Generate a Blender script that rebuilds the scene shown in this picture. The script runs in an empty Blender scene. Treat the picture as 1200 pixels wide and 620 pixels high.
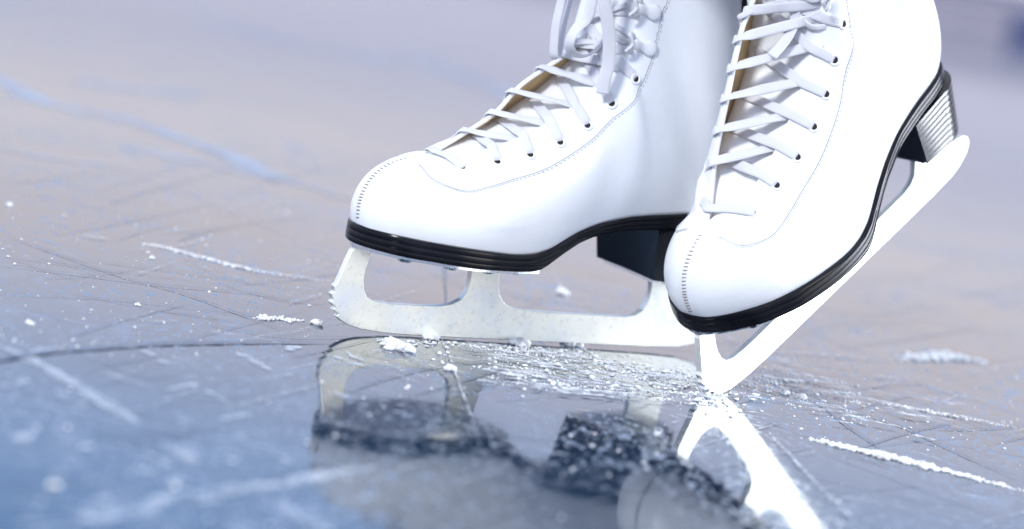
import bpy, bmesh, math, random
from mathutils import Vector, Matrix, noise
from mathutils.bvhtree import BVHTree
random.seed(7)
S = bpy.context.scene
COL = S.collection

# ------------------------------------------------------------------ camera (solved from the photograph)
PITCH, ROLL, DIST, FPX = .142381595, .183933653, 1.72558524, 2715.9
CAM = Vector((0, -DIST*math.cos(PITCH), DIST*math.sin(PITCH)))
FW = Vector((0, math.cos(PITCH), -math.sin(PITCH)))
UPV = Vector((0, math.sin(PITCH), math.cos(PITCH)))
RT = Vector((1, 0, 0))
cr, sr = math.cos(-ROLL), math.sin(-ROLL)
CX, CY = RT*cr - UPV*sr, RT*sr + UPV*cr

def ground(u, v, z=0.0):
    """point of the ice seen at photo pixel (u, v)"""
    xr, yr = (u-600)/FPX, (310-v)/FPX
    d = FW + CX*xr + CY*yr
    t = (z-CAM.z)/d.z
    return CAM + d*t

cam = bpy.data.cameras.new('camera')
co = bpy.data.objects.new('camera', cam)
COL.objects.link(co)
M4 = Matrix((CX, CY, -FW)).transposed().to_4x4()
M4.translation = CAM
co.matrix_world = M4
cam.sensor_width = 36
cam.lens = 36*FPX/1200
cam.clip_start, cam.clip_end = .01, 500
cam.dof.use_dof = True
cam.dof.focus_distance = 1.345
cam.dof.aperture_fstop = 4.0
S.camera = co

# ------------------------------------------------------------------ materials
def nodes(name):
    m = bpy.data.materials.new(name)
    m.use_nodes = True
    nt = m.node_tree
    return m, nt, nt.nodes['Principled BSDF']

def N(nt, typ, **kw):
    n = nt.nodes.new(typ)
    for k, v in kw.items():
        if k in n.inputs: n.inputs[k].default_value = v
        else: setattr(n, k, v)
    return n

def ramp(nt, stops):
    r = nt.nodes.new('ShaderNodeValToRGB')
    e = r.color_ramp.elements
    e[0].position, e[0].color = stops[0][0], (*stops[0][1], 1)
    e[1].position, e[1].color = stops[-1][0], (*stops[-1][1], 1)
    for p, c in stops[1:-1]:
        k = e.new(p); k.color = (*c, 1)
    return r

def noisy(name, c0, c1, scale, rough, bump=0., bscale=None, metallic=0., detail=4, coat=0., r1=None, stretch=None, ior=None):
    m, nt, b = nodes(name)
    tc = N(nt, 'ShaderNodeTexCoord')
    src = tc.outputs['Object']
    if stretch:
        mp = N(nt, 'ShaderNodeMapping'); mp.inputs['Scale'].default_value = stretch
        nt.links.new(src, mp.inputs['Vector']); src = mp.outputs['Vector']
    n = N(nt, 'ShaderNodeTexNoise', Scale=scale, Detail=detail)
    nt.links.new(src, n.inputs['Vector'])
    r = ramp(nt, [(.35, c0), (.65, c1)])
    nt.links.new(n.outputs['Fac'], r.inputs['Fac'])
    nt.links.new(r.outputs['Color'], b.inputs['Base Color'])
    b.inputs['Roughness'].default_value = rough
    b.inputs['Metallic'].default_value = metallic
    if coat: b.inputs['Coat Weight'].default_value = coat; b.inputs['Coat Roughness'].default_value = .15
    if ior: b.inputs['IOR'].default_value = ior
    if r1 is not None:
        mr = N(nt, 'ShaderNodeMapRange'); mr.inputs['To Min'].default_value = rough; mr.inputs['To Max'].default_value = r1
        nt.links.new(n.outputs['Fac'], mr.inputs['Value']); nt.links.new(mr.outputs['Result'], b.inputs['Roughness'])
    if bump:
        n2 = N(nt, 'ShaderNodeTexNoise', Scale=bscale or scale*4, Detail=5)
        nt.links.new(src, n2.inputs['Vector'])
        bp = N(nt, 'ShaderNodeBump', Strength=bump, Distance=.001)
        nt.links.new(n2.outputs['Fac'], bp.inputs['Height'])
        nt.links.new(bp.outputs['Normal'], b.inputs['Normal'])
    return m

LEATHER = noisy('white_leather', (.85, .862, .88), (.89, .90, .912), 14, .34, .18, 260, coat=.15)
LINING = noisy('tan_lining', (.50, .33, .16), (.62, .44, .24), 90, .85, .5, 500)
TONGUE = noisy('tongue_leather', (.80, .815, .835), (.85, .86, .875), 20, .45, .25, 200)
SOLE = noisy('black_lacquered_sole', (.006, .006, .009), (.012, .012, .017), 60, .15, .06, 120, coat=.07)
SOLE.node_tree.nodes['Principled BSDF'].inputs['Specular IOR Level'].default_value = .12
HEELM = noisy('black_stacked_heel', (.004, .004, .006), (.009, .009, .012), 60, .14, .05, 140, coat=.5)
def steel_mat():
    m, nt, b = nodes('satin_steel'); L = nt.links.new
    tc = N(nt, 'ShaderNodeTexCoord')
    def nz(sc, st, det=4):
        mp = N(nt, 'ShaderNodeMapping'); mp.inputs['Scale'].default_value = st; L(tc.outputs['Object'], mp.inputs['Vector'])
        n = N(nt, 'ShaderNodeTexNoise', Scale=sc, Detail=det, Roughness=.65); L(mp.outputs['Vector'], n.inputs['Vector']); return n.outputs['Fac']
    cloud = nz(24, (1, 1, 1), 5); grind = nz(70, (1, 1, 22), 3); spot = nz(330, (1, 1, 1), 4)
    r = ramp(nt, [(.30, (.74, .80, .87)), (.50, (.86, .87, .82)), (.66, (.93, .92, .84))]); L(cloud, r.inputs['Fac'])
    r2 = ramp(nt, [(.32, (.72, .74, .78)), (.45, (1, 1, 1))]); L(spot, r2.inputs['Fac'])
    mx = N(nt, 'ShaderNodeMix', data_type='RGBA', blend_type='MULTIPLY'); mx.inputs['Factor'].default_value = .6
    L(r.outputs['Color'], mx.inputs['A']); L(r2.outputs['Color'], mx.inputs['B']); L(mx.outputs['Result'], b.inputs['Base Color'])
    b.inputs['Metallic'].default_value = .62
    mr = N(nt, 'ShaderNodeMapRange'); mr.inputs['To Min'].default_value = .26; mr.inputs['To Max'].default_value = .50
    L(spot, mr.inputs['Value']); L(mr.outputs['Result'], b.inputs['Roughness'])
    bp = N(nt, 'ShaderNodeBump', Strength=.10, Distance=.0006); L(grind, bp.inputs['Height']); L(bp.outputs['Normal'], b.inputs['Normal'])
    return m
STEEL = steel_mat()
CHROME = noisy('polished_steel', (.72, .76, .82), (.84, .87, .92), 30, .14, .1, 200, metallic=1.)
EYEL = noisy('painted_eyelet', (.84, .85, .87), (.90, .90, .91), 60, .3)
HOLE = noisy('eyelet_hole', (.012, .010, .010), (.02, .016, .016), 60, .8)
THREAD = noisy('grey_thread', (.50, .50, .55), (.62, .62, .66), 300, .8)
STITCHG = noisy('stitched_groove', (.10, .11, .14), (.20, .21, .25), 300, .8)
SEAMT = noisy('brown_thread', (.22, .19, .18), (.34, .30, .28), 300, .8)
SNOW = noisy('shaved_ice', (.88, .92, .97), (.96, .97, .985), 160, .75, .8, 900)
_s = SNOW.node_tree.nodes['Principled BSDF']; _s.inputs['Subsurface Weight'].default_value = .5; _s.inputs['Subsurface Radius'].default_value = (.8, 1., 1.2); _s.inputs['Subsurface Scale'].default_value = .002
HEELM.node_tree.nodes['Principled BSDF'].inputs['Specular IOR Level'].default_value = .22
FABRIC = noisy('black_fabric', (.010, .010, .012), (.022, .022, .025), 200, .9, .6, 900)

def lace_mat():
    m, nt, b = nodes('woven_lace')
    uv = N(nt, 'ShaderNodeTexCoord')
    sep = N(nt, 'ShaderNodeSeparateXYZ'); nt.links.new(uv.outputs['UV'], sep.inputs['Vector'])
    # herringbone braid: rows along the length, tilting either way from the middle
    ab = N(nt, 'ShaderNodeMath', operation='PINGPONG'); ab.inputs[1].default_value = .0011
    nt.links.new(sep.outputs['X'], ab.inputs[0])
    ad = N(nt, 'ShaderNodeMath', operation='ADD'); nt.links.new(ab.outputs[0], ad.inputs[0]); nt.links.new(sep.outputs['Y'], ad.inputs[1])
    mu = N(nt, 'ShaderNodeMath', operation='MULTIPLY'); mu.inputs[1].default_value = 2*math.pi/.0011
    nt.links.new(ad.outputs[0], mu.inputs[0])
    sn = N(nt, 'ShaderNodeMath', operation='SINE'); nt.links.new(mu.outputs[0], sn.inputs[0])
    mr = N(nt, 'ShaderNodeMapRange'); mr.inputs['From Min'].default_value = -1
    nt.links.new(sn.outputs[0], mr.inputs['Value'])
    r = ramp(nt, [(0, (.60, .60, .66)), (1, (.82, .82, .85))])
    nt.links.new(mr.outputs['Result'], r.inputs['Fac']); nt.links.new(r.outputs['Color'], b.inputs['Base Color'])
    bp = N(nt, 'ShaderNodeBump', Strength=.5, Distance=.0004)
    nt.links.new(mr.outputs['Result'], bp.inputs['Height']); nt.links.new(bp.outputs['Normal'], b.inputs['Normal'])
    b.inputs['Roughness'].default_value = .8
    b.inputs['Sheen Weight'].default_value = .2
    return m
LACE = lace_mat()

def ice_mat():
    m, nt, b = nodes('rink_ice')
    tc = N(nt, 'ShaderNodeTexCoord'); src = tc.outputs['Object']
    L = nt.links.new
    def nz(scale, detail=4, rough=.55, dist=0., stretch=None, rz=0):
        mp = N(nt, 'ShaderNodeMapping')
        mp.inputs['Scale'].default_value = stretch or (1, 1, 1)
        mp.inputs['Rotation'].default_value = (0, 0, rz)
        L(src, mp.inputs['Vector'])
        n = N(nt, 'ShaderNodeTexNoise', Scale=scale, Detail=detail, Roughness=rough, Distortion=dist)
        L(mp.outputs['Vector'], n.inputs['Vector'])
        return n.outputs['Fac']
    def mth(op, a, c):
        n = N(nt, 'ShaderNodeMath', operation=op)
        for i, x in enumerate((a, c)):
            if isinstance(x, (int, float)): n.inputs[i].default_value = x
            else: L(x, n.inputs[i])
        return n.outputs[0]
    def mapr(x, a, c, d=0., e=1.):
        n = N(nt, 'ShaderNodeMapRange'); n.inputs['From Min'].default_value = a; n.inputs['From Max'].default_value = c
        n.inputs['To Min'].default_value = d; n.inputs['To Max'].default_value = e
        L(x, n.inputs['Value']); return n.outputs['Result']
    body = ramp(nt, [(.3, (.003, .011, .028)), (.7, (.010, .030, .064))])
    L(nz(5., 6), body.inputs['Fac'])
    # frost flecks: small worn spots where the surface is scuffed white
    f1 = mapr(nz(210, 3, .65, .3, (1, .5, 1), .5), .555, .63)
    f2 = mapr(nz(85, 4, .7, .5, (1, .7, 1), 1.1), .575, .65)
    patch = mapr(nz(7, 5), .38, .60, .06, 1.)
    f3 = mapr(nz(34, 5, .7, .6, (1, .5, 1), .9), .54, .70)
    f1 = mth('MAXIMUM', f1, mth('MULTIPLY', f3, .6))
    fleck = mth('MULTIPLY', mth('MAXIMUM', f1, mth('MULTIPLY', f2, .8)), patch)
    # long fine hairlines of old skate tracks
    h1 = mapr(nz(26, 3, .6, .2, (.06, 3.2, 1), math.radians(24)), .66, .70)
    h2 = mapr(nz(22, 3, .6, .2, (.05, 3.6, 1), math.radians(-41)), .67, .71)
    hair = mth('MULTIPLY', mth('MAXIMUM', h1, h2), .55)
    frost = mth('MAXIMUM', fleck, hair)
    veil = mapr(nz(2.2, 5), .35, .75, .0, .02)
    tot = mth('MINIMUM', mth('ADD', mth('MULTIPLY', frost, .44), veil), 1.)
    mix = N(nt, 'ShaderNodeMix', data_type='RGBA')
    L(tot, mix.inputs['Factor']); L(body.outputs['Color'], mix.inputs['A'])
    mix.inputs['B'].default_value = (.50, .63, .84, 1)
    L(mix.outputs['Result'], b.inputs['Base Color'])
    rg = mth('ADD', mapr(nz(40, 5), .3, .7, .025, .07), mth('MULTIPLY', frost, .45))
    L(rg, b.inputs['Roughness'])
    b.inputs['IOR'].default_value = 1.33
    bh = mth('ADD', mth('MULTIPLY', nz(60, 5, .6, 0, (1, 1, 1)), .5), mth('MULTIPLY', nz(420, 3), .12))
    bp = N(nt, 'ShaderNodeBump', Strength=.10, Distance=.0006)
    L(bh, bp.inputs['Height']); L(bp.outputs['Normal'], b.inputs['Normal'])
    return m
ICE = ice_mat()
GROOVE = noisy('cut_groove', (.03, .05, .10), (.07, .10, .17), 60, .35)
def powder_mat(name, c0, c1, scale, amax, lo=.42, hi=.66):
    m, nt, b = nodes(name)
    tc = N(nt, 'ShaderNodeTexCoord')
    n = N(nt, 'ShaderNodeTexNoise', Scale=scale, Detail=6, Roughness=.7); nt.links.new(tc.outputs['Object'], n.inputs['Vector'])
    r = ramp(nt, [(.3, c0), (.7, c1)]); nt.links.new(n.outputs['Fac'], r.inputs['Fac'])
    nt.links.new(r.outputs['Color'], b.inputs['Base Color'])
    mr = N(nt, 'ShaderNodeMapRange'); mr.inputs['From Min'].default_value = lo; mr.inputs['From Max'].default_value = hi; mr.inputs['To Max'].default_value = amax
    nt.links.new(n.outputs['Fac'], mr.inputs['Value']); nt.links.new(mr.outputs['Result'], b.inputs['Alpha'])
    b.inputs['Roughness'].default_value = .85
    return m
POWDER = powder_mat('powdered_track', (.72, .80, .92), (.93, .95, .98), 130., .75)
BLUE = powder_mat('blue_groove', (.42, .50, .66), (.52, .59, .72), 6., .75, .26, .52)
SMEAR = powder_mat('smeared_frost', (.62, .72, .88), (.80, .86, .95), 60., .55, .34, .64)

# ------------------------------------------------------------------ helpers
def link(name, bm, mats, parent=None, smooth=True):
    me = bpy.data.meshes.new(name)
    bmesh.ops.recalc_face_normals(bm, faces=bm.faces[:])
    bm.to_mesh(me); bm.free()
    for m in (mats if isinstance(mats, (list, tuple)) else [mats]): me.materials.append(m)
    if smooth:
        for p in me.polygons: p.use_smooth = True
    o = bpy.data.objects.new(name, me)
    COL.objects.link(o)
    if parent: o.parent = parent
    return o

def tag(o, label, cat, group=None, kind=None):
    o['label'] = label; o['category'] = cat
    if group: o['group'] = group
    if kind: o['kind'] = kind
    return o

def interp(x, tab):
    if (tab[0][0] > tab[-1][0]): tab = tab[::-1]
    if x <= tab[0][0]: return tab[0][1]
    for (a, p), (b, q) in zip(tab, tab[1:]):
        if x <= b: return p+(q-p)*(x-a)/(b-a)
    return tab[-1][1]

def crom(pts, t):
    """Catmull-Rom over a list of Vectors, t in [0, n-1]"""
    n = len(pts); i = min(int(t), n-2); f = t-i
    p1, p2 = pts[i], pts[i+1]
    p0 = pts[i-1] if i else p1*2-p2
    p3 = pts[i+2] if i+2 < n else p2*2-p1
    return .5*((2*p1)+(p2-p0)*f+(2*p0-5*p1+4*p2-p3)*f*f+(3*p1-p0-3*p2+p3)*f**3)

def resample(pts, k):
    pts = [Vector(p) for p in pts]
    return [crom(pts, (len(pts)-1)*i/k) for i in range(k+1)]

def smooth_shade(o, deg):
    me = o.data
    for p in me.polygons: p.use_smooth = True
    bm = bmesh.new(); bm.from_mesh(me)
    for e in bm.edges:
        if len(e.link_faces) == 2 and e.calc_face_angle(0) > math.radians(deg): e.smooth = False
    bm.to_mesh(me); bm.free()

# ------------------------------------------------------------------ the skate, in its own metres: X to the toe, Z up from the blade's edge
TOE = [(.2605, 0), (.2602, .0045), (.2590, .0092), (.2565, .0148), (.2530, .0202), (.2480, .0266)]
HEELO = [(.06, .0312), (.039, .0294), (.0255, .0262), (.0160, .0205), (.0108, .0132), (.0083, .0065), (.0076, 0)]
MED = TOE+[(.2400, .0333), (.2300, .0376), (.2179, .0410), (.1978, .0430), (.178, .0413), (.158, .0388), (.148, .0373), (.135, .0356), (.114, .0328), (.086, .0314)]+HEELO
LAT = TOE+[(.2400, .0350), (.2300, .0410), (.2150, .0470), (.1900, .0515), (.1680, .0520), (.150, .0500), (.140, .0480), (.128, .0455), (.110, .0410), (.086, .0350)]+HEELO
ZT = [(-.002, .0945), (.03, .0930), (.0514, .0910), (.0717, .0888), (.0863, .0872), (.1112, .0815), (.125, .0765), (.137, .0702), (.147, .0645), (.157, .0612), (.168, .0603),
      (.1783, .0603), (.2002, .0615), (.2288, .0628), (.2514, .0634), (.268, .0632)]
ZB = [(-.002, .0850), (.03, .0835), (.0717, .0800), (.09, .0785), (.1144, .0735), (.126, .0690), (.1352, .0636), (.142, .0590), (.1483, .0545), (.153, .0520), (.1583, .0507), (.17, .0503), (.2, .0507), (.23, .0520), (.268, .0524)]

def outline(tab, k):
    """dense side outline toe -> heel back as (x, w)"""
    p = resample([(a, b, 0) for a, b in tab], k)
    return [(q.x, max(q.y, 0)) for q in p]

def ring_xy(near, far, k=70, grow=0.):
    a = outline(near, k); b = outline(far, k)
    pts = [(x, w) for x, w in a]+[(x, -w) for x, w in b[-2:0:-1]]
    n = len(pts); out = []
    for i in range(n):
        (x0, y0), (x1, y1) = pts[i-1], pts[(i+1) % n]
        tx, ty = x1-x0, y1-y0; l = math.hypot(tx, ty) or 1
        out.append((pts[i][0], pts[i][1], -ty/l, tx/l))
    # outward normal: pick sign by the centroid
    res = []
    for x, y, nx, ny in out:
        if nx*(x-.13)+ny*y < 0: nx, ny = -nx, -ny
        res.append((x+nx*grow, y+ny*grow))
    return res

def bridge_rings(bm, rings, cap0=True, cap1=True, mi=None):
    vs = [[bm.verts.new(p) for p in r] for r in rings]
    n = len(rings[0])
    for k, (a, b) in enumerate(zip(vs, vs[1:])):
        for i in range(n):
            f = bm.faces.new((a[i], a[(i+1) % n], b[(i+1) % n], b[i]))
            if mi: f.material_index = mi[k]
    return vs

def cap_strip(bm, ring, k):
    """close a near/far ring by bridging across the foot (ring: toe, near side, heel, far side back)"""
    n = len(ring)
    i, j = 1, n-1
    bm.faces.new((ring[0], ring[1], ring[n-1]))
    while j-i > 1:
        if j-i == 2: bm.faces.new((ring[i], ring[i+1], ring[j])); break
        bm.faces.new((ring[i], ring[i+1], ring[j-1], ring[j])); i += 1; j -= 1

def tube(bm, pts, r, seg=6, mi=0):
    prev = None; ring0 = None
    for i, p in enumerate(pts):
        d = (pts[min(i+1, len(pts)-1)]-pts[max(i-1, 0)]).normalized()
        u = d.orthogonal().normalized() if prev is None else (prev-d*prev.dot(d)).normalized()
        prev = u; v = d.cross(u)
        ring = [bm.verts.new(p+(u*math.cos(2*math.pi*k/seg)+v*math.sin(2*math.pi*k/seg))*r) for k in range(seg)]
        if ring0:
            for k in range(seg):
                f = bm.faces.new((ring0[k], ring0[(k+1) % seg], ring[(k+1) % seg], ring[k])); f.material_index = mi
        ring0 = ring

def ribbon(bm, uvl, pts, ups, width=.0064, th=.0013, k=None, taper=False):
    """flat woven lace along pts, its broad side facing ups"""
    pts = [Vector(p) for p in pts]; ups = [Vector(u) for u in ups]
    k = k or 8*(len(pts)-1)
    P = [crom(pts, (len(pts)-1)*i/k) for i in range(k+1)]
    U = [crom(ups, (len(ups)-1)*i/k) for i in range(k+1)]
    prof = [(-.5, 0), (-.46, .32), (-.25, .5), (0, .42), (.25, .5), (.46, .32), (.5, 0), (.46, -.32), (.25, -.5), (-.25, -.5), (-.46, -.32)]
    rings = []; ln = random.random(); lens = []
    for i, p in enumerate(P):
        if i: ln += (p-P[i-1]).length
        lens.append(ln)
        d = (P[min(i+1, k)]-P[max(i-1, 0)]).normalized()
        up = (U[i]-d*U[i].dot(d)).normalized(); s = d.cross(up)
        tw = width
        if taper and i > k-4: tw = width*.6
        rings.append([bm.verts.new(p+s*(a*tw)+up*(b*th)) for a, b in prof])
    n = len(prof)
    for i in range(k):
        for j in range(n):
            f = bm.faces.new((rings[i][j], rings[i][(j+1) % n], rings[i+1][(j+1) % n], rings[i+1][j]))
            for lp, (jj, ii) in zip(f.loops, ((j, i), (j+1, i), (j+1, i+1), (j, i+1))):
                a = prof[jj % n][0]
                lp[uvl].uv = (a*width+.01, lens[ii])
    bm.faces.new(rings[0]); bm.faces.new(rings[-1][::-1])

EYE = [Vector(e) for e in ((.2083, .0186, .1057), (.1873, .0221, .1110), (.1665, .0241, .1177), (.1474, .0245, .1266), (.1301, .0244, .1385), (.1149, .0233, .1525), (.1014, .0207, .1678))]
NEAR_T = [(.2375, 0, .1030), (.2345, 0, .1042), (.2280, 0, .1066), (.2200, .003, .1082), (.2090, .0105, .1092), (.1957, .013, .1142), (.1668, .013, .1262), (.1437, .013, .1408),
          (.1300, .013, .1515), (.1200, .013, .1640), (.1130, .013, .1780), (.1085, .0135, .200), (.1075, .015, .235), (.106, .019, .285), (.088, .033, .290), (.060, .036, .292), (.036, .026, .294), (.026, 0, .295)]
FAR_TOE = [(.2375, 0, .1030), (.2345, 0, .1042), (.2280, 0, .1066), (.2200, -.003, .1082)]
FAR_TOP = [(.088, -.033, .290), (.060, -.036, .292), (.036, -.026, .294), (.026, 0, .295)]
FAR_A = [(.2080, -.0117, .1098), (.1930, -.0125, .1201), (.1720, -.013, .1355), (.1580, -.013, .1530), (.1410, -.013, .1665), (.1290, -.013, .1755), (.1190, -.013, .1870), (.1120, -.0135, .203), (.109, -.015, .235), (.107, -.019, .285)]
FAR_B = [(.2085, -.0100, .1125), (.1955, -.0130, .1285), (.1815, -.0135, .1450), (.1681, -.0135, .1605), (.1560, -.0135, .1750), (.1440, -.0135, .1880), (.1330, -.0135, .1950), (.1220, -.0135, .2080), (.113, -.015, .238), (.108, -.019, .285)]

def side_patch(base_tab, top, sgn):
    """one half of the upper: cubic cross curves from the sole line to the throat, sgn = +1 / -1"""
    BX = [.2590, .2572, .2480, .2320, .2130, .1930, .1700, .1480, .1280, .1100, .0930, .0760, .0580, .0400, .0280, .0170, .0105, .0090]
    P0, P1, P2, P3 = [], [], [], []
    n = len(BX)
    for i, x in enumerate(BX):
        w = max(interp(x, base_tab)-.0022, 0) if 0 < i < n-1 else 0
        zt = interp(x, ZT)-.001
        a = Vector((x, sgn*w, zt)); t = Vector(top[i])
        P0.append(a); P3.append(t)
        if i <= 3:      # toe box
            out = [Vector((.0058, 0, .0170)), Vector((.0046, sgn*.0042, .0180)), Vector((.0025, sgn*.0068, .0200)), Vector((.001, sgn*.0065, .021))][i]
            inn = [Vector((.0195, 0, -.0055)), Vector((.0140, sgn*.0150, -.0050)), Vector((.0060, sgn*.0230, -.0030)), Vector((.000, sgn*.0240, -.0015))][i]
        else:
            f = (i-3)/(n-4)
            h = (t-a).length
            out = Vector((0, sgn*.0055*(1-f), .021+.02*f))
            inn = Vector((-.004-.012*f, sgn*.0215, -.0125))
            if i >= 10:   # quarter and shaft
                g = (i-10)/(n-11)
                out = Vector((-.004*g, sgn*.008*(1-g), .035+.015*g))
                inn = Vector((-.012, sgn*.022, -.012)).lerp(Vector((0, sgn*.002, -.07)), min(1, (i-10)/3))
            if i >= n-4:
                g = (i-(n-4))/3
                out = Vector((-.010-.029*g, sgn*.009*(1-g), .034-.0095*g))
                inn = Vector((-.012+.036*g, 0, -.085-.010*g))
        P1.append(a+out); P2.append(t+inn)
    K, V = 110, 36
    grid = []
    for k in range(K+1):
        u = (n-1)*k/K
        a, b, c, d = (crom(P, u) for P in (P0, P1, P2, P3))
        row = []
        for j in range(V+1):
            s = j/V
            row.append(a*(1-s)**3+b*3*s*(1-s)**2+c*3*s*s*(1-s)+d*s**3)
        grid.append(row)
    for j in range(V+1):
        grid[0][j].y = 0; grid[-1][j].y = 0
    return grid

def make_skate(name, near, far, far_top, lace_bits, tilt):
    root = bpy.data.objects.new(name, None); COL.objects.link(root)
    root.empty_display_size = .05
    # ---- upper
    farT = FAR_TOE+far_top+FAR_TOP
    gN = side_patch(near, NEAR_T, 1); gF = side_patch(far, farT, -1)
    bm = bmesh.new()
    for g, flip in ((gN, False), (gF, True)):
        vs = [[bm.verts.new(p) for p in r] for r in g]
        for a, b in zip(vs, vs[1:]):
            for j in range(len(a)-1):
                q = (a[j], b[j], b[j+1], a[j+1])
                bm.faces.new(q[::-1] if flip else q)
    bmesh.ops.remove_doubles(bm, verts=bm.verts[:], dist=.0002)
    # soft creases round the ankle and over the vamp
    bm.normal_update()
    for v in bm.verts:
        x, y, z = v.co
        k = math.exp(-((x-.085)/.05)**2)*math.exp(-((z-.145)/.045)**2)
        d = noise.noise(Vector((x*16+y*9, z*34-x*18, 3.1 if y > 0 else 9.7)))*.0011*k + noise.noise(Vector((x*24, y*24, z*24)))*.0004
        if abs(y) > .004 and z > .075: v.co += v.normal*d
    bmesh.ops.recalc_face_normals(bm, faces=bm.faces[:])
    # make sure normals point outwards
    fmax = max(bm.faces, key=lambda f: f.calc_center_median().y)
    if fmax.normal.y < 0: bmesh.ops.reverse_faces(bm, faces=bm.faces[:])
    bvh = BVHTree.FromBMesh(bm)
    me = bpy.data.meshes.new('boot_upper'); bm.to_mesh(me); bm.free()
    me.materials.append(LEATHER); me.materials.append(LINING)
    for p in me.polygons: p.use_smooth = True
    up = bpy.data.objects.new('boot_upper', me); COL.objects.link(up); up.parent = root
    so = up.modifiers.new('thickness', 'SOLIDIFY'); so.thickness = .0026; so.offset = -1
    so.material_offset = 1; so.material_offset_rim = 0
    def snap(p, lift=0.):
        q, nrm, _, _ = bvh.find_nearest(Vector(p))
        return q+nrm*lift, nrm
    # ---- eyelets
    eyes = {}
    for sgn in (1, -1):
        lst = []
        for i, e in enumerate(EYE):
            if sgn > 0: p, nr = snap(e)
            elif i == 0: p, nr = snap((.2083, -.0186, .1057))
            else:
                t = 1+i*.93
                edge = crom([Vector(q) for q in (FAR_TOE[-1:]+far_top)], min(t, len(far_top)))
                p, nr = snap(edge+Vector((-.003, -.0075, -.0065)))
            lst.append((p, nr))
            bm = bmesh.new()
            q = nr.to_track_quat('Z', 'Y').to_matrix().to_4x4(); q.translation = p
            prof = [(.0019, -.0006), (.0020, .0005), (.0026, .0010), (.0033, .0008), (.0039, .0001), (.0040, -.0008)]
            rings = []
            for r, z in prof:
                rings.append([q@Vector((r*math.cos(2*math.pi*k/20), r*math.sin(2*math.pi*k/20), z)) for k in range(20)])
            bridge_rings(bm, rings)
            c = [bm.verts.new(q@Vector((.0021*math.cos(2*math.pi*k/20), .0021*math.sin(2*math.pi*k/20), .00025))) for k in range(20)]
            f = bm.faces.new(c); f.material_index = 1
            link('eyelet', bm, [EYEL, HOLE], up)
        eyes[sgn] = lst
    # ---- lace hooks above the eyelets
    hooks = {}
    for sgn in (1, -1):
        lst = []
        for hx, hz in ((.0969, .1884), (.0978, .2094), (.0980, .2300)):
            p, nr = snap((hx, sgn*.030, hz))
            fwd = (Vector((1, 0, .1))-nr*nr.x).normalized(); side = nr.cross(fwd)
            bm = bmesh.new()
            rings = []
            for d, wd, lo, hi in ((-.0056, .0012, 0, .0008), (-.0048, .0032, 0, .0015), (-.0028, .0047, 0, .0020), (-.0004, .0050, 0, .0021), (.0020, .0043, 0, .0021), (.0038, .0033, 0, .0022),
                                  (.0055, .0028, .0003, .0026), (.0075, .0028, .0016, .0036), (.0098, .0031, .0030, .0047), (.0120, .0032, .0038, .0054), (.0136, .0024, .0040, .0053), (.0143, .0010, .0043, .0050)):
                c = p+fwd*d
                rings.append([c+side*(wd*a)+nr*(lo+(hi-lo)*b) for a, b in ((-1, .25), (-.86, .75), (-.4, 1), (.4, 1), (.86, .75), (1, .25), (.7, 0), (-.7, 0))])
            v = bridge_rings(bm, rings); bm.faces.new(v[0]); bm.faces.new(v[-1][::-1])
            h = link('lace_hook', bm, EYEL, up)
            lst.append((p+fwd*.007+nr*.0025, nr, fwd))
        hooks[sgn] = lst
    # ---- stitching of the eyestay, both sides
    ST = [(.2330, .012, .1035), (.2310, .024, .0985), (.2230, .031, .0970), (.2111, .0345, .0965), (.1946, .0345, .1000), (.1828, .0340, .1038), (.157, .0340, .1135), (.1323, .034, .1300), (.116, .034, .1470), (.101, .034, .1616), (.0946, .034, .1788), (.092, .034, .197), (.093, .034, .2189), (.094, .034, .25), (.094, .034, .285)]
    for sgn in (1, -1):
        bm = bmesh.new()
        pts = resample([(x, sgn*y, z) for x, y, z in ST], 260)
        pts = [snap(p)[0:2] for p in pts]
        tube(bm, [p-n*.00022 for p, n in pts], .00032, 6, 0)
        acc = 0
        for i in range(0, len(pts)-2, 2):
            a, b = pts[i][0]+pts[i][1]*.0002, pts[i+1][0]+pts[i+1][1]*.0002
            c = a.lerp(b, .9)
            off = (b-a).normalized().cross(pts[i][1])*.0009
            tube(bm, [a+off, a.lerp(c, .5)+off+pts[i][1]*.0002, c+off], .0003, 5, 1)
        link('stitching', bm, [STITCHG, THREAD], up)
    # ---- toe seam with its row of cross stitches
    TS = [(.2190, .0005, .1095), (.2290, .0005, .1062), (.2400, .0005, .1020), (.2500, .0005, .0970), (.2570, .0005, .0905), (.2605, .0005, .0820), (.2612, .0005, .0740), (.2600, .0005, .0650)]
    bm = bmesh.new()
    pts = [snap(p)[0:2] for p in resample(TS, 120)]
    tube(bm, [p-n*.00015 for p, n in pts], .0004, 6, 1)
    for i in range(28, 117, 4):
        p, n = pts[i]; d = (pts[i+1][0]-pts[i-1][0]).normalized(); s = d.cross(n)
        w = .0013 if i > 40 else .0008
        tube(bm, [p-s*w-d*.0002, p+n*.0003, p+s*w+d*.0002], .00036, 5, 0)
    link('toe_seam', bm, [SEAMT, LEATHER], up)
    # ---- tongue
    TG = [(.2230, .1035), (.2120, .1065), (.1980, .1112), (.1800, .1195), (.1600, .1305), (.1420, .1440), (.1280, .1590), (.1195, .1770), (.1150, .2000), (.1130, .2500), (.1160, .3150)]
    cl = [Vector((p.x, 0, p.z)) for p in resample([(x, 0, z) for x, z in TG], 60)]
    bm = bmesh.new(); grid = []
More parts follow.
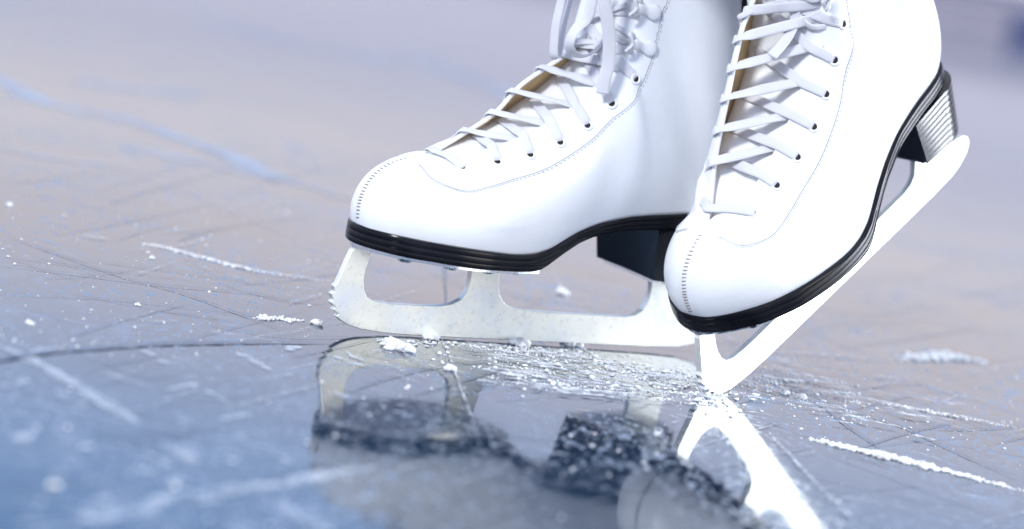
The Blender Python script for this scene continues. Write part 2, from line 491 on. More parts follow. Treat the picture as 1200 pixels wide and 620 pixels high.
    for i, c in enumerate(cl):
        d = (cl[min(i+1, 60)]-cl[max(i-1, 0)]).normalized(); nrm = Vector((-d.z, 0, d.x))
        if nrm.z < 0 and nrm.x < 0: nrm = -nrm
        if nrm.x < 0: nrm = -nrm
        hw = .010+.0125*min(1, i/12)
        row = []
        for j in range(25):
            a = -1+2*j/24
            y = -.0045+a*hw
            bulge = -.0025-11*max(0, y)**2-42*max(0, y-.008)**2+(tilt*max(0, -.002-y)-26*max(0, -.010-y)**2*tilt/.5)*min(1, i/12)
            wob = noise.noise(Vector((c.x*50, a*1.5, c.z*50)))*.0009
            row.append(bm.verts.new(c+Vector((0, y, 0))+nrm*(bulge+wob)))
        grid.append(row)
    for a, b in zip(grid, grid[1:]):
        for j in range(24): bm.faces.new((a[j], a[j+1], b[j+1], b[j]))
    tg = link('tongue', bm, TONGUE, root)
    s2 = tg.modifiers.new('thickness', 'SOLIDIFY'); s2.thickness = .0045; s2.offset = 1
    # put the thickness below the visible face
    bmt = bmesh.new(); bmt.from_mesh(tg.data); bmt.normal_update(); bmt.faces.ensure_lookup_table(); f0 = bmt.faces[len(bmt.faces)//2]
    s2.offset = -1 if f0.normal.x+f0.normal.z > 0 else 1
    bvt = BVHTree.FromBMesh(bmt); bmt.free()
    def tpt(x_on, y, lift):
        # point of the tongue's upper face at station between near and far facing
        q, nrm, _, _ = bvt.find_nearest(x_on)
        if nrm.x+nrm.z < 0: nrm = -nrm
        return q+nrm*lift, nrm
    # ---- lace
    bm = bmesh.new(); uvl = bm.loops.layers.uv.new('lace')
    edgeN = [Vector(p) for p in NEAR_T[3:14]]; edgeF = [Vector(p) for p in (FAR_TOE[-1:]+far_top)]
    def nearest_edge(edge, p):
        return min((crom(edge, (len(edge)-1)*i/200) for i in range(201)), key=lambda q: (q-p).length)
    def cross_edge(edge, p, q):
        """where the straight run p -> q passes over an edge"""
        d = (q-p).normalized()
        return min((crom(edge, (len(edge)-1)*i/300) for i in range(301)), key=lambda e: ((e-p)-d*(e-p).dot(d)).length)
    def strand(sgn, i, cross_lift):
        """from the hole on one side, over its facing, across the tongue and under the other facing towards the next hole"""
        p, n = eyes[sgn][i]; q, nq = eyes[-sgn][min(i+1, 6)]
        if sgn < 0: q = q.lerp(eyes[1][min(i+2, 6)][0], .6)
        else: q = eyes[-1][i][0].lerp(q, .65)
        if i >= 5: q = q+Vector((-.006, 0, .008))*(i-4)
        E0, E1 = (edgeN, edgeF) if sgn > 0 else (edgeF, edgeN)
        e0 = cross_edge(E0, p, q); e1 = cross_edge(E1, p, q)
        d0 = (e0-p).normalized()
        ms, mn = snap(p.lerp(e0, .55), .0009)
        nE = (n*.6+Vector((.5, 0, .6))).normalized()
        top = e0+nE*.0012
        low, ul = tpt(e1, 0, .0008); low2, _ = tpt(e1.lerp(q, .45), 0, .0004)
        mids = []
        for f in (.25, .5, .75):
            c = top.lerp(low, f); t, u = tpt(c, 0, .0011+cross_lift)
            # a taut lace bridges the hollow: keep to the straight line, never below the tongue
            mids.append((c if (c-t).dot(u) > 0 else t, (u+nE*(1-f)*.6).normalized()))
        pts = [p-n*.0016-d0*.0002, p+n*.0010+d0*.0022, ms, top]+[m[0] for m in mids]+[low, low2]
        ups = [n-d0*.2, n, mn, nE]+[m[1] for m in mids]+[ul, ul]
        rj = lambda: Vector((random.uniform(-.22, .22), random.uniform(-.22, .22), random.uniform(-.22, .22)))
        ups = ups[:3]+[u+rj() for u in ups[3:]]
        ribbon(bm, uvl, pts, ups, .0062, .0012)
    # first straight bar at the toe
    (p, n), (q, nq) = eyes[1][0], eyes[-1][0]
    mid = snap((.2165, 0, .112), .0022); m1 = snap(p.lerp(mid[0], .5)+Vector((0, 0, .002)), .0014); m2 = snap(q.lerp(mid[0], .5)+Vector((0, 0, .002)), .0014)
    ribbon(bm, uvl, [p-n*.0016, p+n*.0012, m1[0], mid[0], m2[0], q+nq*.0012, q-nq*.0016], [n, n, m1[1], mid[1], m2[1], nq, nq], .0062, .0013)
    for i in range(1, 7):
        strand(1, i, .0003)
        strand(-1, i, .0016)
    # turns of lace round the hooks
    for k in range(2):
        for sgn in (1, -1):
            p, n, fw = hooks[sgn][k]; q, nq, fq = hooks[-sgn][k+1]
            e0 = nearest_edge(edgeN if sgn > 0 else edgeF, p); e1 = nearest_edge(edgeF if sgn > 0 else edgeN, q)
            prev = eyes[-sgn][6][0] if k == 0 else hooks[-sgn][k-1][0]
            ep = nearest_edge(edgeF if sgn > 0 else edgeN, prev)
            t0, _ = tpt(e0.lerp(ep, .5), 0, .003); t1, _ = tpt(e0.lerp(e1, .5), 0, .0036)
            f2 = (fw*.8+n*.2)
            ribbon(bm, uvl, [prev.lerp(ep, .5)+Vector((.003, 0, 0)), ep+Vector((.003, 0, .001)), t0, e0.lerp(p, .4)+n*.003+Vector((0, 0, -.004)), p+Vector((0, 0, -.0052))+fw*.009+n*.0022, p+fw*.0062+n*.0024, p+Vector((0, 0, .0052))+fw*.009+n*.0022, e0.lerp(p, .4)+n*.003+Vector((0, 0, .004)), t1, e1+Vector((.003, 0, 0))],
                   [Vector((1, 0, .3)), Vector((1, 0, .3)), Vector((1, 0, .3)), n+Vector((.4, 0, -.3)), n+Vector((0, 0, -.8)), n*.4-fw, n+Vector((0, 0, .8)), n+Vector((.4, 0, .3)), Vector((1, 0, .2)), Vector((1, 0, .2))], .0034, .0020)
    for pts, ups, w in lace_bits: ribbon(bm, uvl, pts, ups, w, .0014, taper=False)
    link('lace', bm, LACE, root)
    # ---- outsole with its ridged edge
    base = ring_xy(near, far, 90)
    def lev(grow, f):
        r = ring_xy(near, far, 90, grow)
        return [Vector((x, y, interp(bx, ZB)+(interp(bx, ZT)-interp(bx, ZB))*f)) for (x, y), (bx, by) in zip(r, base)]
    bm = bmesh.new()
    lv = [(-.0030, 0), (-.0004, .0), (.0003, .06), (.0005, .27), (.00035, .29), (.00035, .31), (.0005, .33), (.0005, .61), (.00035, .63), (.00035, .65), (.0005, .67), (.0004, .90), (-.0002, 1.0), (-.0022, 1.03), (-.004, 1.0)]
    vs = bridge_rings(bm, [lev(g, f) for g, f in lv])
    cap_strip(bm, vs[0], 90); cap_strip(bm, vs[-1], 90)
    o = link('outsole', bm, SOLE, root); smooth_shade(o, 50)
    # ---- stacked heel
    def heel_ring(f, grow=0.):
        # f 0 at the bottom .. 1 at the top, D-shaped plan with a flat breast
        bxx = .0615+.0065*f; hw = .0300+.0030*f; back = .0078-.0008*f
        zt = lambda x: interp(x, ZB)+.0005
        pts = []
        for k in range(41):
            a = math.pi*k/40                       # near corner -> back -> far corner
            ex = .5
            cx = back+.029
            if k == 0 or k == 40:
                x, y = bxx, hw*math.copysign(1, math.cos(a))
            else:
                s = math.sin(a); c = math.cos(a)
                g = grow*max(0, min(1, (s-.08)/.15)); x = cx-(cx-back+g)*s; y = (hw*.97+g)*math.copysign(abs(c)**.80, c)
            pts.append((x, y))
        # breast, slightly hollow
        for k in range(1, 10):
            a = k/10
            pts.append((bxx-.002*math.sin(math.pi*a), -hw+2*hw*a))
        zb = lambda x: .0450+(x)*.055
        return [Vector((x, y, zb(x)+(zt(x)-zb(x))*f)) for x, y in pts]
    bm = bmesh.new(); rings = []
    L = 9
    for k in range(L):
        a, b = k/L, (k+1)/L
        rings += [heel_ring(a+.010, .0), heel_ring(a+.022, .0006), heel_ring(b-.022, .0006), heel_ring(b-.010, .0)]
    vs = bridge_rings(bm, rings); bm.faces.new(vs[0]); bm.faces.new(vs[-1][::-1])
    o = link('heel', bm, HEELM, root); smooth_shade(o, 40)
    # ---- blade
    teeth = []
    T = [(.2680, .0262), (.2688, .0215), (.2684, .0165), (.2660, .0122), (.2628, .0084)]
    for i, (x, z) in enumerate(T):
        teeth += [(x-.0013, z+.0019), (x+.0006, z+.0004)]
    outer = [(.2585, .0500), (.2608, .0480), (.2632, .0405), (.2656, .0320)]+teeth+[(.2592, .0062), (.2540, .0040), (.2460, .0021), (.2300, .0006), (.21, 0), (.18, 0), (.15, 0), (.12, 0), (.09, 0), (.06, 0), (.03, .0002), (.008, .0010), (-.004, .0032), (-.012, .0068), (-.0166, .0112), (-.0172, .0145), (-.0156, .0178), (-.0120, .0196), (-.004, .0213), (.004, .0228), (.0100, .0262), (.0128, .0330), (.0135, .0450)]
    def hole(c): return c
    h2 = [(.0440, .0470), (.0400, .0425), (.0390, .0360), (.0395, .0300), (.0425, .0235), (.0480, .0200), (.0560, .0186), (.08, .0183), (.11, .0183), (.132, .0187), (.1420, .0200), (.1490, .0230), (.1530, .0275), (.1548, .0330), (.1562, .0400), (.1575, .0500)]
    h1 = [(.1770, .0500), (.1765, .0420), (.1762, .0350), (.1772, .0280), (.1800, .0232), (.1860, .0200), (.1950, .0184), (.21, .0180), (.228, .0181), (.2390, .0190), (.2450, .0212), (.2482, .0255), (.2496, .0310), (.2494, .0370), (.2480, .0440), (.2460, .0500)]
    # tile the plate between the outer edge and the openings as a strip of its own outline
    poly = outer+h2+h1
    bm = bmesh.new()
    ht = .0021
    vN = [bm.verts.new((x, ht, z)) for x, z in poly]
    es = [bm.edges.new((vN[i], vN[(i+1) % len(vN)])) for i in range(len(vN))]
    r = bmesh.ops.triangle_fill(bm, use_beauty=True, use_dissolve=False, edges=es)
    faces = [f for f in bm.faces]
    ex = bmesh.ops.extrude_face_region(bm, geom=faces)
    for v in [g for g in ex['geom'] if isinstance(g, bmesh.types.BMVert)]: v.co.y = -ht
    blade = link('blade', bm, STEEL, root); smooth_shade(blade, 30)
    bv = blade.modifiers.new('soft_edge', 'BEVEL'); bv.width = .0004; bv.segments = 2; bv.limit_method = 'ANGLE'; bv.angle_limit = math.radians(50)
    # plates under the sole and the heel
    def plate(nm, ring, z0, z1):
        bm = bmesh.new()
        a = [Vector((x, y, z0(x))) for x, y in ring]; b = [Vector((x, y, z1(x))) for x, y in ring]
        v = bridge_rings(bm, [a, b]); bm.faces.new(v[0]); bm.faces.new(v[1][::-1])
        o = link(nm, bm, CHROME, blade); smooth_shade(o, 35)
        return o
    nn = [(x, max(w-.0045, .0)) for x, w in outline(near, 90) if .150 < x < .2640]
    ff = [(x, max(w-.0045, .0)) for x, w in outline(far, 90) if .150 < x < .2640]
    ring = nn+[(.146, .020), (.146, -.020)]+[(x, -w) for x, w in ff[::-1]]
    sp = plate('sole_plate', ring, lambda x: interp(x, ZB)-.0022 if x > .158 else .0486, lambda x: interp(x, ZB)+.0002 if x > .158 else .0508)
    hp = [Vector((p.x*.90+.0040, p.y*.86, p.z)) for p in heel_ring(0)]
    plate('heel_plate', [(p.x, p.y) for p in hp], lambda x: .0450+x*.055-.0018, lambda x: .0450+x*.055+.0008)
    for x, y in ((.240, .026), (.214, .034), (.188, .034), (.166, .029), (.240, -.026), (.214, -.034), (.188, -.034), (.166, -.029)):
        bm = bmesh.new(); zz = interp(x, ZB)-.0022
        rings = [[Vector((x+r*math.cos(k*math.pi/8), y+r*math.sin(k*math.pi/8), zz-d)) for k in range(16)] for r, d in ((.0042, -.0003), (.0040, .0006), (.0030, .0013), (.0012, .0016))]
        v = bridge_rings(bm, rings); bm.faces.new(v[-1])
        link('screw', bm, CHROME, blade)
    return root

UPX = Vector((.8, .6, .3))
def bits(lst, w):
    out = []
    for pts, up, ww in lst: out.append(([Vector(p) for p in pts], [Vector(up)]*len(pts) if not isinstance(up, list) else [Vector(u) for u in up], ww))
    return out
LBITS_A = bits([([(0.1294, 0.02, 0.235), (0.1349, 0.024, 0.2197), (0.1363, 0.025, 0.2122), (0.1316, 0.026, 0.2003), (0.1273, 0.026, 0.1881), (0.1249, 0.026, 0.1757), (0.1254, 0.026, 0.167), (0.125, 0.026, 0.1578)], (0.5, 0.85, 0.2), 0.0078), ([(0.1352, 0.012, 0.2255), (0.1367, 0.014, 0.2104), (0.1388, 0.016, 0.2003), (0.1466, 0.018, 0.1931), (0.1498, 0.018, 0.1852), (0.1456, 0.016, 0.1792), (0.1334, 0.012, 0.1769), (0.1232, 0.008, 0.1805), (0.1161, 0.004, 0.1868)], [(0.5, 0.8, 0.2), (0.5, 0.8, 0.2), (0.4, 0.8, 0.4), (0.5, 0.5, 0.7), (0.9, 0.4, 0.2), (0.6, 0.5, -0.6), (0.2, 0.5, -0.9), (-0.1, 0.5, -0.9), (-0.1, 0.5, -0.9)], 0.0066), ([(0.1495, 0.0, 0.2269), (0.1485, 0.0, 0.2068), (0.1489, 0.0, 0.193), (0.1475, 0.0, 0.1798), (0.1455, 0.0, 0.1734), (0.141, -0.002, 0.1736), (0.1402, -0.004, 0.1841), (0.1386, -0.006, 0.1969), (0.1373, -0.006, 0.2098), (0.138, -0.004, 0.2279)], [(0.9, 0.3, 0.2), (0.9, 0.3, 0.2), (0.9, 0.3, 0.1), (0.9, 0.3, 0.1), (0.5, 0.3, -0.8), (-0.9, 0.1, -0.3), (-0.9, 0.1, 0), (-0.9, 0.1, 0), (-0.9, 0.1, 0), (-0.9, 0.1, 0)], 0.0062)], 0)
LBITS_B = bits([([(0.1097, 0.004, 0.2128), (0.1123, 0.005, 0.2003), (0.1156, 0.006, 0.191), (0.1201, 0.006, 0.1805), (0.1269, 0.006, 0.1753), (0.1352, 0.005, 0.1719), (0.1448, 0.004, 0.1699)], (0.9, 0.3, 0.35), 0.0062)], 0)

skate_a = make_skate('ice_skate', MED, LAT, FAR_A, LBITS_A, .26)
tag(skate_a, 'white leather figure skate standing flat on the ice, seen side-on, blade parallel to the ice', 'ice skate', 'pair of white figure skates')
skate_b = make_skate('ice_skate', LAT, MED, FAR_B, LBITS_B, .58)
tag(skate_b, 'white leather figure skate tipped onto its toe pick with its heel raised high', 'ice skate', 'pair of white figure skates')

def pose(o, t, lean, pit, yaw):
    R = Matrix.Rotation(yaw, 3, 'Z')@Matrix.Rotation(pit, 3, 'Y')@Matrix.Rotation(lean, 3, 'X')
    o.rotation_euler = (lean, pit, yaw)
    o.location = Vector(t)-R@Vector((.258, 0, 0))
pose(skate_a, (-.0904052, -.3956835, .00054), -.0240567, .0078729, 3.76621994)
pose(skate_b, (.134706775, -.366426847, -.0048227), .0772357, .60778982, 4.01018742)

# black trouser leg over the flat skate's ankle: only a corner of its hem hangs into the picture
bm = bmesh.new(); f0 = math.atan2(-.34, -.94); prev = None
for k in range(13):
    t = k/12; ring = []
    for j in range(72):
        a = 2*math.pi*j/72
        fold = 1+.05*math.sin(5*a+1.3)*(1-t)+.03*math.sin(9*a)*(1-t)
        rr = (.086-.022*t)*fold
        hem = .247-.0345*max(0, math.cos(a-f0))**3+.012*max(0, -math.cos(a-f0))
        ring.append(bm.verts.new((.065+rr*math.cos(a), rr*math.sin(a)*.9, hem+(.42-hem)*t)))
    if prev:
        for j in range(72): bm.faces.new((prev[j], prev[(j+1) % 72], ring[(j+1) % 72], ring[j]))
    prev = ring
tr = link('trouser_leg', bm, FABRIC)
sm = tr.modifiers.new('thickness', 'SOLIDIFY'); sm.thickness = .0015
tag(tr, 'black trouser leg above the flat skate, only its hem in view behind the boot', 'trouser leg')
tr.rotation_euler = skate_a.rotation_euler; tr.location = skate_a.location
# ------------------------------------------------------------------ the ice
bm = bmesh.new()
q = [bm.verts.new(p) for p in ((-40, -6, 0), (40, -6, 0), (40, 60, 0), (-40, 60, 0))]
bm.faces.new(q)
ice = link('ice', bm, ICE, smooth=False)
ice['kind'] = 'structure'; ice['label'] = 'scratched blue grey skating rink ice'

# skate tracks lying on the ice: (pixels of the photograph, width in mm, kind)
def track_strip(bm, pix, w, z, jag=.25, mi=0):
    pts = [ground(u, v) for u, v in pix]
    L = sum((a-b).length for a, b in zip(pts, pts[1:]))
    k = max(12, int(L/.004))
    P = [crom(pts, (len(pts)-1)*i/k) for i in range(k+1)]
    row0 = None
    sd = random.random()*100
    for i, p in enumerate(P):
        d = (P[min(i+1, k)]-P[max(i-1, 0)]).normalized(); s = Vector((-d.y, d.x, 0))
        e = min(1, 6*i/k, 6*(k-i)/k)
        ww = w*.5*(.15+.85*e)*(1+jag*2*noise.noise(Vector((p.x*160, p.y*160, sd))))
        off = s*(noise.noise(Vector((p.x*60, p.y*60, sd+7)))*w*jag)
        row = [bm.verts.new((p+off+s*ww).to_tuple()[:2]+(z,)), bm.verts.new((p+off-s*ww).to_tuple()[:2]+(z,))]
        if row0:
            f = bm.faces.new((row0[0], row[0], row[1], row0[1])); f.material_index = mi
        row0 = row
DARK = [([(0, 311), (89, 322), (192, 335), (302, 345), (383, 360)], .0009), ([(10, 278), (64, 297), (135, 322), (213, 344), (277, 367), (334, 388)], .0009),
        ([(-40, 432), (30, 417), (130, 408), (200, 404), (300, 402), (392, 402)], .0030), ([(900, 438), (939, 457), (985, 477), (1055, 500), (1117, 529), (1200, 566)], .0011),
        ([(900, 440), (958, 473), (993, 500), (1043, 533)], .0009), ([(1055, 500), (1132, 504), (1210, 499)], .0008), ([(880, 430), (960, 452), (1080, 478), (1210, 520)], .0007),
        ([(60, 300), (200, 318), (384, 344)], .0006), ([(250, 330), (330, 352), (392, 356)], .0007), ([(0, 345), (140, 352), (300, 372)], .0006), ([(520, 300), (523, 360)], .0009),
        ([(240, 380), (330, 395), (420, 396), (520, 399)], .0006), ([(600, 345), (690, 352), (760, 372)], .0005), ([(380, 470), (470, 440), (560, 425), (700, 420)], .0007), ([(740, 470), (800, 455), (870, 450)], .0008)]
PALE = [([(95, 276), (128, 282)], .004), ([(333, 358), (378, 346)], .0018), 
           ([(516, 396), (527, 420), (537, 450), (550, 485), (564, 530)], .0013),
        ([(1016, 469), (1066, 479), (1117, 488), (1198, 504)], .0035), ([(900, 508), (929, 539), (954, 566), (981, 593), (1004, 616)], .0017), ([(905, 412), (1000, 420), (1060, 424)], .0022),
        ([(870, 445), (930, 440), (985, 448)], .0016), ([(860, 452), (920, 470), (985, 478)], .0014), ([(1040, 470), (1100, 496), (1160, 512)], .0012), ([(700, 425), (760, 432), (826, 440)], .0018),
        ([(560, 420), (640, 428), (720, 445), (800, 452)], .0013), ([(430, 395), (455, 402), (490, 425), (530, 436), (570, 443)], .0022), ([(380, 330), (300, 318), (230, 300), (168, 285)], .0045), ([(612, 250), (660, 345), (665, 352)], .0009)]
bm = bmesh.new()
for pix, w in DARK: track_strip(bm, pix, w, .0008, .3)
rng = random.Random(5)
for k in range(240):      # hairline cuts in every direction
    u, v = rng.uniform(-20, 1220), rng.uniform(200, 640)
    a = rng.choice((.12, .2, .28, .35, -.1, -.25))+rng.uniform(-.05, .05); l = rng.uniform(40, 220)
    track_strip(bm, [(u, v), (u+l*.5, v+l*.5*a+rng.uniform(-3, 3)), (u+l, v+l*a)], rng.uniform(.0003, .0006), .0006, .3)
t = link('skate_cuts', bm, GROOVE, smooth=False); tag(t, 'thin dark blade cuts crossing the ice', 'scratches', kind='stuff')
bm = bmesh.new()
for pix, w in PALE: track_strip(bm, pix, w, .0012, .45)
BLUES = [([(-60, 60), (46, 117), (142, 139), (248, 175), (319, 206), (420, 236)], .030), ([(80, 92), (150, 104), (245, 112)], .030), ([(150, 172), (260, 196), (330, 214)], .014), ([(1010, 262), (1110, 290), (1230, 306)], .012),
         ([(470, 60), (560, 96), (640, 130)], .05), ([(1120, 170), (1220, 190)], .03), ([(-20, 170), (60, 186), (150, 196)], .010), ([(1060, 330), (1120, 342), (1230, 350)], .006), ([(230, 20), (380, 60), (470, 70)], .06)]
bms = bmesh.new()
for pix, w in (([(0, 406), (28, 419), (71, 442), (103, 460), (142, 485), (160, 498)], .0085), ([(20, 618), (145, 602), (199, 584), (295, 572), (365, 560), (440, 548)], .0080), ([(310, 586), (350, 604), (390, 626)], .0090), ([(190, 520), (205, 526), (232, 542)], .0070)): track_strip(bms, pix, w, .0005, .35)
for k in range(46):     # dull frosted smears in the near ice
    u, v = rng.uniform(-20, 420), rng.uniform(410, 640); l = rng.uniform(8, 40); a = rng.choice((.35, -.2, .5))
    track_strip(bms, [(u, v), (u+l*.5, v+l*.5*a+rng.uniform(-2, 2)), (u+l, v+l*a)], rng.uniform(.002, .007), .0005, .5)
t = link('frost_smears', bms, SMEAR, smooth=False); tag(t, 'soft pale frost smears on the near ice at lower left', 'frost', kind='stuff')
bmb = bmesh.new()
for pix, w in BLUES: track_strip(bmb, pix, w, .0004, .35)
t = link('blue_tracks', bmb, BLUE, smooth=False); tag(t, 'wide pale blue skate grooves on the far ice', 'scratches', kind='stuff')
for k in range(150):     # drifts of powder swept along between the two blades and to the right of the tipped toe
    if k < 100:
        u = rng.uniform(560, 830); v = 404+(u-560)*.12+rng.random()**1.2*48; a = rng.uniform(.02, .2); l = rng.uniform(20, 90)
    else:
        u = rng.uniform(850, 1100); v = 436+(u-850)*.22+rng.gauss(0, 18); a = rng.uniform(.1, .3); l = rng.uniform(25, 90)
    track_strip(bm, [(u-l*.5, v-l*.5*a), (u, v+rng.uniform(-1, 1)), (u+l*.5, v+l*.5*a)], rng.uniform(.0015, .0050), .0014+.000004*k, .5)
for k in range(240):
    u, v = rng.uniform(-20, 1220), rng.uniform(120, 640)
    a = rng.choice((.12, .2, .28, .35, -.15, -.3))+rng.uniform(-.05, .05); l = rng.uniform(20, 120)
    track_strip(bm, [(u, v), (u+l*.5, v+l*.5*a+rng.uniform(-3, 3)), (u+l, v+l*a)], rng.uniform(.0004, .0009), .0010, .5)
t = link('powdered_tracks', bm, POWDER, smooth=False); tag(t, 'pale powder filled skate tracks on the ice', 'scratches', kind='stuff')

# ------------------------------------------------------------------ shaved ice
def lump(bm, c, r, flat=.6, sub=2, seed=0., rough=.35):
    res = bmesh.ops.create_icosphere(bm, subdivisions=sub, radius=1)
    a = random.random()*6; ax, ay = random.uniform(.65, 1.45), random.uniform(.65, 1.2)
    for v in res['verts']:
        n = noise.noise(v.co*1.5+Vector((seed, seed*.7, 1)))*.75+noise.noise(v.co*3.7+Vector((seed, 3, seed)))*.5
        v.co *= max(.35, 1+n)
        vx, vy = v.co.x*ax, v.co.y*ay
        x, y = vx*math.cos(a)-vy*math.sin(a), vx*math.sin(a)+vy*math.cos(a)
        v.co = Vector((c.x+x*r, c.y+y*r, c.z+max(v.co.z*flat+flat*.45, -.02)*r))
def heap(bm, pix, width, height, step=.0022, seed=1):
    """a ridge of shaved ice along a track: many small lumps"""
    pts = [ground(u, v) for u, v in pix]; rg = random.Random(seed)
    L = sum((a-b).length for a, b in zip(pts, pts[1:])); n = max(6, int(L/step))
    for i in range(n):
        t = (i+rg.random())/n
        p = crom(pts, (len(pts)-1)*min(t, .999)); e = math.sin(math.pi*min(max(t, .04), .96))**.5
        e *= .65+.5*noise.noise(Vector((t*9, seed, 0)))+.2
        o = Vector((rg.gauss(0, width*.28), rg.gauss(0, width*.28), 0))
        r = height*e*rg.uniform(.22, .70)
        lump(bm, p+o, r, .62, 2 if height > .0022 else 1, rg.random()*50)
RIDGES = [
 ('long ridge of shaved ice right of the tipped skate, running to the picture edge', [(948, 515), (997, 526), (1055, 540), (1117, 555), (1205, 577)], .008, .0044, .0005),
 ('thin ridge of shaved ice along the track left of the flat skate toe', [(166, 286), (190, 290), (232, 301), (300, 318), (386, 330)], .0045, .0023, .0008),
 ('short clumpy ridge of shaved ice just left of the flat blade tip', [(300, 373), (322, 374), (354, 376)], .0060, .0036, .0005),
 ('low soft heap of shaved ice right of the tipped skate, farthest back', [(1056, 422), (1105, 418), (1148, 424)], .0160, .0050, .0006),
 ('narrow crumbly ridge of shaved ice above the long ridge at right', [(1016, 469), (1066, 479), (1117, 488), (1200, 503)], .0060, .0022, .0007),
]
for i, (lab, pix, w, h, st) in enumerate(RIDGES):
    bm = bmesh.new(); heap(bm, pix, w, h, st, 11+i)
    tag(link('snow_ridge', bm, SNOW), lab, 'snow ridge', 'ridges of shaved ice')
CL = [
 ('largest chunk of shaved ice, under the flat blade near its toe', 463, 408, .0070, 9), ('rounded chunk of shaved ice against the flat blade edge, second from its toe', 504, 397, .0052, 6),
 ('chunk of shaved ice against the flat blade edge, below its middle post', 613, 405, .0058, 7), ('small chunk of shaved ice below the second chunk from the blade toe', 526, 434, .0042, 6),
 ('small grey chunk of ice at the far right of the short clumpy ridge', 371, 380, .0040, 3), ('small loose chunk of shaved ice right of the tipped toe pick', 940, 467, .0032, 7),
 ('pale pebble of ice alone on the rink, at the left edge of the photo', 34, 379, .0024, 2), ('tiny pale ice pebble on the left, above the pair of dark cuts', 178, 303, .0020, 2),
 ('white chunk of shaved ice midway between the blade and the toe pick', 668, 404, .0050, 8), ('pale blurred ice chip at the lower left of the photo', 60, 570, .0024, 2),
 ('pale ice chip on the far left beside the upper edge of the cuts', 11, 241, .0026, 2), ('white ice crumb left of the flat toe, above the thick dark cut', 162, 358, .0020, 2),
 ('small crumbly chunk right of the tipped toe pick, nearest its tip', 921, 462, .0026, 6), ('white ice crumb seen through the rear blade opening', 658, 344, .0048, 3)]
for i, (lab, u, v, r, n) in enumerate(CL):
    bm = bmesh.new(); c = ground(u, v); rg = random.Random(100+i)
    for k in range(n):
        lump(bm, c+Vector((rg.gauss(0, r*.55), rg.gauss(0, r*.55), 0))*(1 if k else 0), r*(rg.uniform(.35, .65) if k else .75), .7, 2, rg.random()*50, .4)
    tag(link('snow_chunk', bm, SNOW), lab, 'snow chunk', 'chunks of shaved ice')
# loose crumbs, far too many to count
bm = bmesh.new(); rg = random.Random(3)
def crumbs(n, uf, vf, r0, r1):
    for k in range(n):
        u, v = uf(), vf()
        if callable(v): v = v(u)
        lump(bm, ground(u, v), r0+(r1-r0)*rg.random()**3, .6, 1, rg.random()*50, .3)
crumbs(200, lambda: rg.uniform(640, 830), lambda: (lambda u: 408+(u-640)*.17+abs(rg.gauss(0, 14))), .0004, .0018)
for k in range(34):     # little windrows of powder swept along below the flat blade and round the tipped toe
    u = rg.uniform(570, 830) if k < 26 else rg.uniform(850, 1010)
    v = 404+(u-570)*.125+rg.random()**1.5*40 if k < 26 else 438+(u-850)*.2+rg.gauss(0, 10)
    l = rg.uniform(18, 60); a = rg.uniform(.02, .22)
    heap(bm, [(u-l*.5, v-l*.5*a), (u, v+rg.uniform(-1, 1)), (u+l*.5, v+l*.5*a)], rg.uniform(.003, .008), rg.uniform(.0009, .0020), .00045, 200+k)
crumbs(420, lambda: rg.uniform(560, 850), lambda: (lambda u: 404+(u-560)*.12+rg.random()**1.3*42), .0004, .0017)
crumbs(220, lambda: rg.uniform(440, 700), lambda: (lambda u: 397+(u-440)*.055+abs(rg.gauss(0, 3))), .0004, .0018)
crumbs(60, lambda: rg.uniform(450, 660), lambda: (lambda u: 403+(u-450)*.10+abs(rg.gauss(0, 22))), .0004, .0018)
crumbs(320, lambda: 850+abs(rg.gauss(0, 90)), lambda: (lambda u: 440+(u-850)*.26+rg.gauss(0, 12)), .0003, .0012)
crumbs(90, lambda: rg.uniform(880, 1200), lambda: (lambda u: 420+(u-880)*.22+rg.gauss(0, 35)), .0003, .0012)
crumbs(90, lambda: rg.gauss(845, 26), lambda: (lambda u: 462+abs(rg.gauss(0, 10))-abs(u-845)*.1), .0004, .0022)
crumbs(280, lambda: rg.uniform(-10, 400), lambda: (lambda u: rg.uniform(230, 420)), .0003, .0011)
crumbs(60, lambda: rg.uniform(-20, 1220), lambda: (lambda u: rg.uniform(420, 640)), .0004, .0016)
crumbs(30, lambda: rg.uniform(350, 560), lambda: (lambda u: rg.gauss(480, 25)), .0003, .0011)
crumbs(30, lambda: rg.uniform(650, 800), lambda: (lambda u: rg.gauss(520, 25)), .0003, .0011)
t = link('snow_crumbs', bm, SNOW); tag(t, 'fine white crumbs of shaved ice scattered over the rink', 'snow', kind='stuff')

# ------------------------------------------------------------------ far rink boards, seen only as blur in the upper right corner
def flat(name, base, rough): return noisy(name, tuple(c*.9 for c in base), base, 3, rough)
B_PANEL = flat('board_panel', (.95, .80, .78), .5); B_DARK = flat('board_kickplate', (.34, .34, .52), .5); B_BLUE = flat('board_advert', (.13, .18, .38), .5)
root = bpy.data.objects.new('rink_boards', None); COL.objects.link(root); root.location = (8, 29, 0)
tag(root, 'blurred pinkish rink boards with dark bands along the far edge of the ice', 'rink boards')
def boxpart(name, m, x0, x1, y0, y1, z0, z1):
    bm = bmesh.new(); r = bmesh.ops.create_cube(bm, size=1)
    for v in r['verts']: v.co = Vector((x0+(v.co.x+.5)*(x1-x0), y0+(v.co.y+.5)*(y1-y0), z0+(v.co.z+.5)*(z1-z0)))
    bmesh.ops.bevel(bm, geom=bm.edges[:], offset=.006, segments=1, affect='EDGES')
    return link(name, bm, m, root, smooth=False)
boxpart('board_panel', B_PANEL, -30, 30, .0, .15, .0, .56)
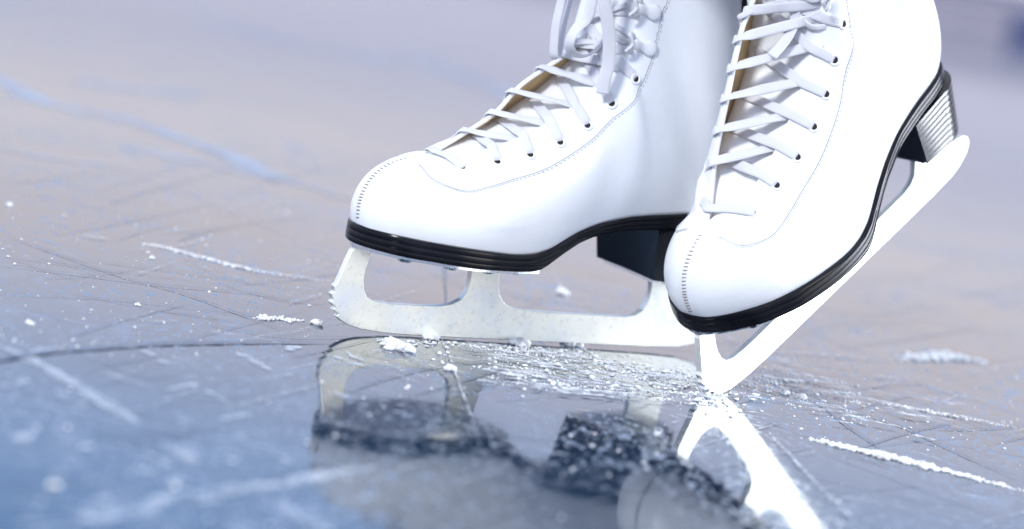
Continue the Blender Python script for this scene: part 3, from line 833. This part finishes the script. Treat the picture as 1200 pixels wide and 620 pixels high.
boxpart('kickplate', B_DARK, -30, 30, -.02, -.001, .0, .035)
boxpart('stripe', B_DARK, -30, 30, -.016, -.001, .31, .385)
boxpart('top_rail', B_DARK, -30, 30, -.04, .19, .562, .60)
boxpart('banner', B_BLUE, -2.14, -.20, -.030, -.021, .03, .28)

# ------------------------------------------------------------------ light
w = bpy.data.worlds.new('World'); S.world = w; w.use_nodes = True
nt = w.node_tree; bg = nt.nodes['Background']
tc = N(nt, 'ShaderNodeTexCoord'); sp = N(nt, 'ShaderNodeSeparateXYZ')
nt.links.new(tc.outputs['Generated'], sp.inputs['Vector'])
r = ramp(nt, [(0, (.72, .72, .90)), (.07, (.72, .73, .92)), (.105, (1.18, 1.11, 1.17)), (.16, (1.32, 1.22, 1.27)), (.20, (1.14, 1.24, 1.60)), (.245, (.92, 1.30, 2.05)), (.29, (.68, 1.18, 2.15)), (.40, (.52, .68, 1.05)), (.6, (.62, .72, .94)), (1, (1.05, 1.08, 1.16))])
nt.links.new(sp.outputs['Z'], r.inputs['Fac']); nt.links.new(r.outputs['Color'], bg.inputs['Color'])
bg.inputs['Strength'].default_value = 1.0

def area(name, loc, target, size, power, col, sy=None):
    l = bpy.data.lights.new(name, 'AREA'); l.energy = power; l.color = col
    l.shape = 'RECTANGLE'; l.size = size; l.size_y = sy or size
    o = bpy.data.objects.new(name, l); COL.objects.link(o); o.location = loc
    o.rotation_euler = (Vector(target)-Vector(loc)).to_track_quat('-Z', 'Y').to_euler()
    return o
area('key_lamp', (-1.9, -3.4, 2.3), (0, -.35, .12), 0.7, 146, (.97, .985, 1))
area('side_lamp', (3.5, -1.75, .95), (-.1, -.35, .08), 1.5, 30, (1, .94, .76), 1.2)
area('rim_lamp', (3.5, .50, .85), (.1, -.3, .1), 1.9, 172, (.86, .92, 1), 1.5)

S.view_settings.view_transform = 'Standard'; S.view_settings.look = 'None'
S.view_settings.exposure = 0.0; S.view_settings.gamma = 1
S.render.film_transparent = False
S.cycles.max_bounces = 8
